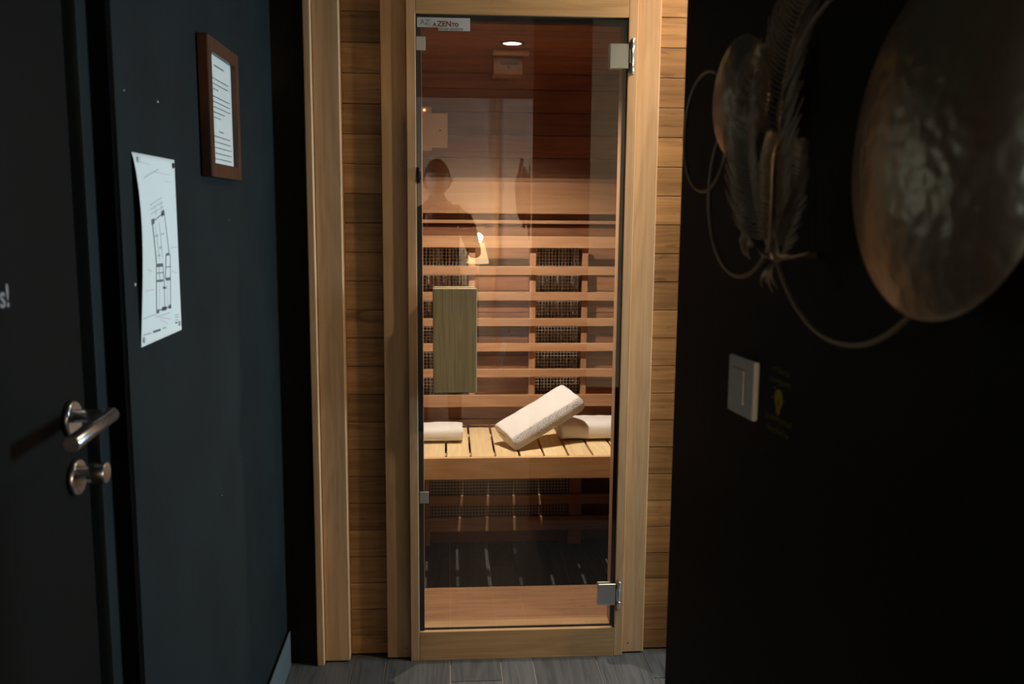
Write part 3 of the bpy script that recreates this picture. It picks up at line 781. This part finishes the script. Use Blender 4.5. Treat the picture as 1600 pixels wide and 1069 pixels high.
# four short lines of illegible yellow print, kept as small strokes
rr = random.Random(5)
for zc, u0, u1 in ((1.2475, .352, .398), (1.2330, .346, .404), (1.1850, .338, .408), (1.1700, .344, .402)):
    u = u0
    while u < u1:
        w = rr.uniform(.0025, .0050)
        for k in range(2): 
            zz = zc + rr.uniform(-.0028, .0022); wq([(u, zz), (u + w, zz), (u + w, zz + .0016), (u, zz + .0016)], 0)
        wq([(u, zc - .0035), (u + .0011, zc - .0035), (u + .0011, zc + .0035), (u, zc + .0035)], 0); u += w + .0018
cu_, cz_ = .3735, 1.2120
m.bm.faces.ensure_lookup_table()
pts = [(cu_ + .0115 * cos(a), cz_ + .0125 * sin(a)) for a in [pi * 2 * k / 20 for k in range(20)]]; wq(pts, 1)
wq([(cu_ - .0060, 1.2010), (cu_ + .0060, 1.2010), (cu_ + .0050, 1.1935), (cu_ - .0050, 1.1935)], 1)
wq([(cu_ - .002, 1.1935), (cu_ + .002, 1.1935), (cu_ + .0012, 1.190), (cu_ - .0012, 1.190)], 1)
d = .0012; wq([(cu_ - .0050, 1.203), (cu_ + .0050, 1.203), (cu_ + .0035, 1.211), (cu_ - .0035, 1.211)], 2); d = .0008
for a in range(0, 360, 45):
    ca, sa = cos(radians(a)), sin(radians(a))
    if sa < -.5: continue
    wq([(cu_ + ca * .0145 - sa * .0006, cz_ + sa * .0155 + ca * .0006), (cu_ + ca * .0145 + sa * .0006, cz_ + sa * .0155 - ca * .0006), (cu_ + ca * .018 + sa * .0006, cz_ + sa * .019 - ca * .0006), (cu_ + ca * .018 - sa * .0006, cz_ + sa * .019 + ca * .0006)], 1)
st = m.build('bulb_sticker', [M['yellow'], M['yellow_bulb'], M['orange_print']], fix_normals=False)
tag(st, 'dim yellow light bulb sticker with faint lettering beside the switch', 'sticker')

art = thing('wall_sculpture', W(.47, 1.40, 0), 'bronze wall sculpture of hammered discs, rings and feathers', 'wall sculpture')
def dome(u, z, r, off, h, name='disc', tiltu=0., tiltz=0.):
    m = MB(); c = W(u, z, off); ax = (WN + WU * tiltu + Vector((0, 0, tiltz))).normalized()
    prof = []
    for k in range(25):
        f = k / 24; prof.append((h * (1 - f ** 2.2) , r * f))
    pr = [(q[0] / .1, q[1]) for q in prof] + [(-.0015 / .1, r + .0012), (-.003 / .1, r)] + [((q[0] - .003) / .1, q[1]) for q in prof[::-1]]
    m.lathe(c, c + ax * .1, pr, 96, caps=False); return m.build(name, M['bronze'], art)
dome(.314, 1.587, .075, .045, .016, tiltu=.05); dome(.722, 1.504, .150, .044, .036, tiltu=-.07, tiltz=.05)
def ring(u, z, r, off, t=.0028):
    m = MB(); m.tube([W(u + r * cos(a), z + r * sin(a), off) for a in [2 * pi * k / 96 for k in range(96)]], t, 10, closed=True); m.build('ring', M['ring_metal'], art)
ring(.170, 1.557, .083, .030); ring(.292, 1.471, .110, .026); ring(.547, 1.493, .185, .022, .0030); ring(.885, 1.505, .122, .022, .0030)
def feather(pts, wl, wr, n, seed, d0=.05, lift=.012, start=.12):
    """rachis through pts (u,z,off); barbs of length wl/wr to each side"""
    rr = random.Random(seed); P3 = [W(u, z, o) for u, z, o in pts]
    def at(t):
        t = min(max(t, 0), .9999) * (len(P3) - 1); i = int(t); f = t - i
        p0, p1, p2, p3 = P3[max(i - 1, 0)], P3[i], P3[i + 1], P3[min(i + 2, len(P3) - 1)]
        return .5 * ((2 * p1) + (p2 - p0) * f + (2 * p0 - 5 * p1 + 4 * p2 - p3) * f * f + (3 * p1 - p0 - 3 * p2 + p3) * f ** 3)
    m = MB(); rp = [at(k / 40) for k in range(41)]
    m.tube(rp, .002, 8, radii=[.0026 * (1 - .75 * k / 40) for k in range(41)])
    for k in range(n):
        t = start + (1 - start) * k / n; p = at(t); tg = (at(t + .02) - at(t - .02)).normalized()
        side = WN.cross(tg).normalized()
        env = sin(pi * min(1, (.12 + t) / 1.12) ** .8) ** .55
        for s, wd in ((1, wl), (-1, wr)):
            ln = wd * env * rr.uniform(.8, 1.1); q = []
            for j in range(6):
                f = j / 5; q.append(p + side * s * ln * (f ** .9) * .95 + tg * ln * (.15 * f + .75 * f * f) + WN * (lift * sin(pi * f * .7) + rr.uniform(-.0006, .0006)))
            m.ribbon(q, [.0030, .0032, .0028, .0022, .0015, .0006], tg, .0006)
    m.build('feather', M['bronze_thin'], art)
# side = WN x tangent: with the tangent upward this points toward -u or +u; lengths below are (far side, near side)
feather([(.442, 1.392, .045), (.452, 1.45, .055), (.463, 1.51, .062), (.480, 1.585, .066), (.503, 1.65, .062), (.530, 1.71, .052)], .055, .070, 62, 1)
feather([(.440, 1.390, .050), (.425, 1.45, .066), (.420, 1.51, .075), (.428, 1.57, .078), (.446, 1.625, .070)], .046, .050, 54, 2)
feather([(.444, 1.395, .040), (.470, 1.43, .044), (.492, 1.47, .048), (.505, 1.52, .048)], .028, .038, 36, 3)
feather([(.448, 1.40, .060), (.470, 1.455, .070), (.478, 1.50, .074), (.480, 1.53, .070)], .010, .010, 30, 8)
def frond(name, c, dirs, ln, w, seed, mat='bronze_thin'):
    rr = random.Random(seed); m = MB()
    for a in dirs:
        a = radians(a); l = ln * rr.uniform(.75, 1.1); q = []
        for j in range(6):
            f = j / 5; q.append(W(c[0] + cos(a) * l * f, c[1] + sin(a) * l * f, c[2] + .010 * sin(pi * f * .8)))
        m.ribbon(q, [w * .5, w, w * .95, w * .75, w * .4, w * .08], WU * -sin(a) + Vector((0, 0, cos(a))), .0008)
    m.build(name, M[mat], art)
frond('leaf_spray', (.392, 1.432, .050), (75, 90, 102, 112, 124, 140), .050, .0055, 1, 'ring_metal')
frond('leaf_spray', (.442, 1.388, .048), (-52, -72, -88, -104, -122), .034, .0060, 2)
frond('blossom', (.392, 1.408, .054), (0, 40, 80, 125, 165, 205, 250, 300), .021, .0110, 3)
m = MB(); q = W(.392, 1.408, .052); m.lathe(q, q + WN * .008, [(0, .006), (.6, .0055), (1, .002)], 16); m.build('blossom_centre', M['bronze'], art)
m = MB(); m.tube([W(.392, 1.408, .050), W(.41, 1.395, .048), W(.442, 1.390, .046), W(.47, 1.40, .022)], .002, 8); m.build('stem', M['bronze_thin'], art)
for u, z in ((.314, 1.587), (.728, 1.50), (.445, 1.395)):
    m = MB(); m.cyl(W(u, z, 0), W(u, z, .046), .004, n=10); m.build('wall_bracket', M['bronze_thin'], art)

# ------------------------------------------------------------------ room behind the camera, seen only as reflections
stand = thing('table_lamp', (.315, -4.20, 0), 'warm glowing lamp on a slim stand, reflected in the glass door', 'lamp')
m = MB(); m.lathe((.315, -4.20, 0), (.315, -4.20, .02), [(0, .13), (.7, .13), (1, .12)], 32); m.cyl((.315, -4.20, .02), (.315, -4.20, .98), .011, n=12); m.build('stand', M['ring_dark'], stand)
m = MB(); m.lathe((.315, -4.20, .90), (.315, -4.20, 1.12), [(0, .12), (1, .07), (1, .068), (0, .118)], 32, caps=False); m.build('lamp_shade', M['shade'], stand)

ch = thing('white_chair', (.66, -2.6, 0), 'white chair reflected in the glass door', 'chair')
m = MB(); rows = []
for j in range(13):
    f = j / 12; ang = pi * f; row = []
    for k in range(9):
        g = k / 8; w = .24
        if f < .5: yy = .22 - f * .84; zz = .44 - .03 * sin(pi * f * 2) + .04 * (2 * g - 1) ** 2
        else: yy = -.20 - (f - .5) * .12; zz = .44 + (f - .5) * 1.0 + .0
        row.append(m.bm.verts.new((.66 + (g - .5) * 2 * w * (1 - .25 * max(0, f - .6)), -2.6 + yy, zz)))
    rows.append(row)
fs = []
for A, B in zip(rows, rows[1:]):
    for k in range(8): fs.append(m.bm.faces.new([A[k], A[k + 1], B[k + 1], B[k]]))
m._done(fs, True)
ret = bmesh.ops.solidify(m.bm, geom=m.bm.faces[:], thickness=.02)
m.build('seat_shell', M['chair_white'], ch)
for sx in (-1, 1):
    for sy in (-1, 1):
        m = MB(); m.cyl((.66 + sx * .12, -2.6 + sy * .10, .405), (.66 + sx * .21, -2.6 + sy * .19, 0), .014, .010, n=12); m.build('leg', M['chair_white'], ch)

# photographer
def skin_mesh(name, pts, edges, mat, parent, root=0, sub=2):
    me = bpy.data.meshes.new(name); w = Vector(parent.location)
    me.from_pydata([tuple(Vector(p[0]) - w) for p in pts], edges, []); o = bpy.data.objects.new(name, me); COL.objects.link(o); o.parent = parent
    md = o.modifiers.new('skin', 'SKIN'); md.use_smooth_shade = True
    for i, p in enumerate(pts):
        r = p[1]; r = (r, r) if not isinstance(r, tuple) else r; me.skin_vertices[0].data[i].radius = r
        me.skin_vertices[0].data[i].use_root = (i == root)
    sm = o.modifiers.new('sub', 'SUBSURF'); sm.levels = sub; sm.render_levels = sub
    bpy.context.view_layer.update()
    dg = bpy.context.evaluated_depsgraph_get(); m2 = bpy.data.meshes.new_from_object(o.evaluated_get(dg))
    o.modifiers.clear(); o.data = m2; m2.materials.clear(); m2.materials.append(mat)
    for f in m2.polygons: f.use_smooth = True
    return o
px_, py_ = -.07, -.29
per = thing('person', (px_, py_, 0), 'dark clothed person holding a camera up, reflected in the glass door', 'person')
J = [((px_, py_ - .02, .95), (.15, .11)), ((px_, py_ - .02, 1.12), (.14, .10)), ((px_, py_ - .01, 1.32), (.165, .11)), ((px_, py_, 1.44), (.10, .08)), ((px_, py_ + .01, 1.52), (.055, .055)), ((px_, py_ + .02, 1.58), (.05, .05)),
     ((px_ - .19, py_, 1.40), .055), ((px_ - .23, py_ + .08, 1.14), .045), ((px_ - .03, py_ + .13, 1.36), .030),
     ((px_ + .19, py_, 1.40), .055), ((px_ + .245, py_ + .07, 1.16), .045), ((px_ + .145, py_ + .13, 1.37), .030),
     ((px_ - .10, py_ - .02, .88), .095), ((px_ - .11, py_ + .0, .50), .065), ((px_ - .11, py_ - .03, .10), .045), ((px_ - .11, py_ + .08, .035), .036),
     ((px_ + .10, py_ - .02, .88), .095), ((px_ + .11, py_ + .0, .50), .065), ((px_ + .11, py_ - .03, .10), .045), ((px_ + .11, py_ + .08, .035), .036)]
EJ = [(0, 1), (1, 2), (2, 3), (3, 4), (4, 5), (3, 6), (6, 7), (7, 8), (3, 9), (9, 10), (10, 11), (0, 12), (12, 13), (13, 14), (14, 15), (0, 16), (16, 17), (17, 18), (18, 19)]
body = skin_mesh('clothed_body', J, EJ, M['cloth'], per)
# head with face
m = MB(); r = bmesh.ops.create_uvsphere(m.bm, u_segments=32, v_segments=24, radius=1)
hc = Vector((px_, py_ + .045, 1.645))
for v in r['verts']:
    c = v.co.copy(); x, y, z = c
    k = 1 - .22 * max(0, -z) ** 1.5                     # jaw narrows
    p = Vector((x * .076 * k, y * .096 * (1 - .12 * max(0, -z)), z * .118))
    if y > .5: 
        p.y += .018 * math.exp(-((x / .16) ** 2) - ((z + .12) / .20) ** 2)      # nose
        p.y -= .008 * (math.exp(-(((x - .38) / .18) ** 2) - ((z - .08) / .13) ** 2) + math.exp(-(((x + .38) / .18) ** 2) - ((z - .08) / .13) ** 2))
        p.y += .005 * math.exp(-((x / .28) ** 2) - ((z + .48) / .07) ** 2) + .005 * math.exp(-((x / .3) ** 2) - ((z + .82) / .12) ** 2)
    v.co = hc + p
m._done(m.bm.faces, True); m.build('head', M['skin'], per)
for sx in (-1, 1):
    m = MB(); m.lathe(hc + Vector((sx * .072, -.005, -.005)), hc + Vector((sx * .088, -.015, -.005)), [(0, .018), (.6, .026), (1, .020), (1, .014), (.6, .010)], 14); m.build('ear', M['skin'], per)
    m = MB(); e = hc + Vector((sx * .029, .083, .010)); m.lathe(e - Vector((0, .008, 0)), e + Vector((0, .006, 0)), [(0, 0), (.2, .009), (.6, .010), (1, .002)], 14); m.build('eye', M['dark'], per)
m = MB(); r = bmesh.ops.create_uvsphere(m.bm, u_segments=32, v_segments=20, radius=1)
for v in r['verts']:
    x, y, z = v.co; f = 1 + .05 * noise.noise(Vector((x, y, z)) * 5)
    lim = .30 if y > .1 else -.45
    zz = max(z, lim)
    v.co = hc + Vector((x * .083 * f, y * .103 * f - .006, zz * .127 * f))
m._done(m.bm.faces, True); m.build('hair', M['hair'], per)
def hand(s, wrist, palm_dir, mat):
    wr = Vector(wrist); up = Vector((0, 0, 1)); fw = Vector(palm_dir).normalized(); sd = Vector((s, 0, 0))
    pts = [(wr, .024), (wr + fw * .045 + up * .01, (.034, .018))]; ed = [(0, 1)]
    k = 2
    for i, (o, ln) in enumerate(((.026, .060), (.009, .068), (-.009, .064), (-.026, .052))):
        a = wr + fw * .075 + up * o; pts += [(a, .0095), (a + fw * ln * .35 - sd * ln * .35, .0088), (a + fw * ln * .3 - sd * ln * .9, .0078)]
        ed += [(1, k), (k, k + 1), (k + 1, k + 2)]; k += 3
    a = wr + fw * .025 + up * .03; pts += [(a, .012), (a + up * .025 + fw * .015 - sd * .01, .0095), (a + up * .035 + fw * .032 - sd * .02, .0085)]; ed += [(1, k), (k, k + 1), (k + 1, k + 2)]
    skin_mesh('hand', pts, ed, mat, per, sub=1)
hand(-1, (px_ - .05, py_ + .11, 1.36), (0, .35, .5), M['skin']); hand(1, (px_ + .145, py_ + .14, 1.38), (0, .35, .5), M['skin'])
cm = thing('photo_camera', (0, -.07, 1.40), 'black camera held up by the reflected person', 'camera')
m = MB(); m.box((-.068, -.100, 1.395), (.068, -.060, 1.485), bev=.006); m.box((-.02, -.098, 1.485), (.02, -.062, 1.508), bev=.005); m.build('camera_body', M['dark'], cm)
m = MB(); m.lathe((0, -.060, 1.442), (0, -.012, 1.442), [(0, .031), (.7, .033), (1, .034), (1, .028), (.9, .026)], 32); m.build('camera_lens', M['dark'], cm)

# ------------------------------------------------------------------ lights
def light(name, kind, loc, energy, col, **kw):
    l = bpy.data.lights.new(name, kind); l.energy = energy; l.color = col
    for k, v in kw.items(): setattr(l, k, v)
    o = bpy.data.objects.new(name, l); o.location = loc; COL.objects.link(o); return o
sp = light('sauna_lamp_light', 'SPOT', (lx, ly, IZ - .006), 140, (1, .90, .77), spot_size=radians(132), spot_blend=.85, shadow_soft_size=.012)
sp2 = light('hall_spot_light', 'SPOT', (1.15, 2.30, 2.56), 106, (1, .79, .54), spot_size=radians(160), spot_blend=1.0, shadow_soft_size=.04)
sp2.rotation_euler = Vector((0, .30, -1.9)).to_track_quat('-Z', 'Y').to_euler()
da = light('rear_fill_light', 'AREA', (WX + .10, (wy0 + wy1) / 2, (wz0 + wz1) / 2), 260, (1, .84, .66), shape='RECTANGLE', size=wy1 - wy0 - .1, size_y=wz1 - wz0 - .1)  # added warm fill, sets the haze reflected in the glass door
da.rotation_euler = Vector((-1, 0, 0)).to_track_quat('-Z', 'Z').to_euler()
d2 = light('side_window_daylight', 'AREA', (2.69, (sy0 + sy1) / 2, (sz0 + sz1) / 2), 270, (.60, .85, 1), shape='RECTANGLE', size=sy1 - sy0 - .1, size_y=sz1 - sz0 - .1)
d2.rotation_euler = Vector((-1, 0, 0)).to_track_quat('-Z', 'Z').to_euler()
d3 = light('left_fill_light', 'AREA', (-2.69, -.275, 1.45), 130, (.62, .86, 1), shape='RECTANGLE', size=.85, size_y=.9)  # added cool fill, brightens the switch and the bronze discs
d3.rotation_euler = Vector((1, 0, 0)).to_track_quat('-Z', 'Z').to_euler()
light('lamp_glow', 'POINT', (.315, -4.20, 1.17), 95, (1, .60, .28), shadow_soft_size=.05)

w = bpy.data.worlds.new('World'); scene.world = w; w.use_nodes = True
bg = w.node_tree.nodes['Background']; bg.inputs[0].default_value = (.55, .7, 1, 1); bg.inputs[1].default_value = .6

# ------------------------------------------------------------------ camera
f, pit, yaw, rol = 1422.57, .1412631, .0702600, -.0078027
fwd = Vector((sin(yaw) * cos(pit), cos(yaw) * cos(pit), -sin(pit))); r0 = Vector((cos(yaw), -sin(yaw), 0)); d0 = fwd.cross(r0)
rt = r0 * cos(rol) + d0 * sin(rol); dn = r0 * -sin(rol) + d0 * cos(rol)
cam = bpy.data.cameras.new('Camera'); co = bpy.data.objects.new('Camera', cam); COL.objects.link(co)
co.matrix_world = Matrix(((rt.x, -dn.x, -fwd.x, 0), (rt.y, -dn.y, -fwd.y, 0), (rt.z, -dn.z, -fwd.z, 1.442), (0, 0, 0, 1)))
cam.sensor_width = 36; cam.lens = f / 1600 * 36; cam.clip_start = .02
cam.dof.use_dof = True; cam.dof.focus_distance = 2.85; cam.dof.aperture_fstop = 5.6
scene.camera = co

scene.view_settings.view_transform = 'Standard'; scene.view_settings.look = 'None'; scene.view_settings.gamma = 1
scene.view_settings.use_curve_mapping = False; scene.view_settings.exposure = 0
scene.cycles.use_denoising = True; scene.cycles.max_bounces = 10; scene.cycles.diffuse_bounces = 5; scene.cycles.transparent_max_bounces = 16
scene.cycles.caustics_reflective = False; scene.cycles.caustics_refractive = False; scene.cycles.sample_clamp_indirect = 6
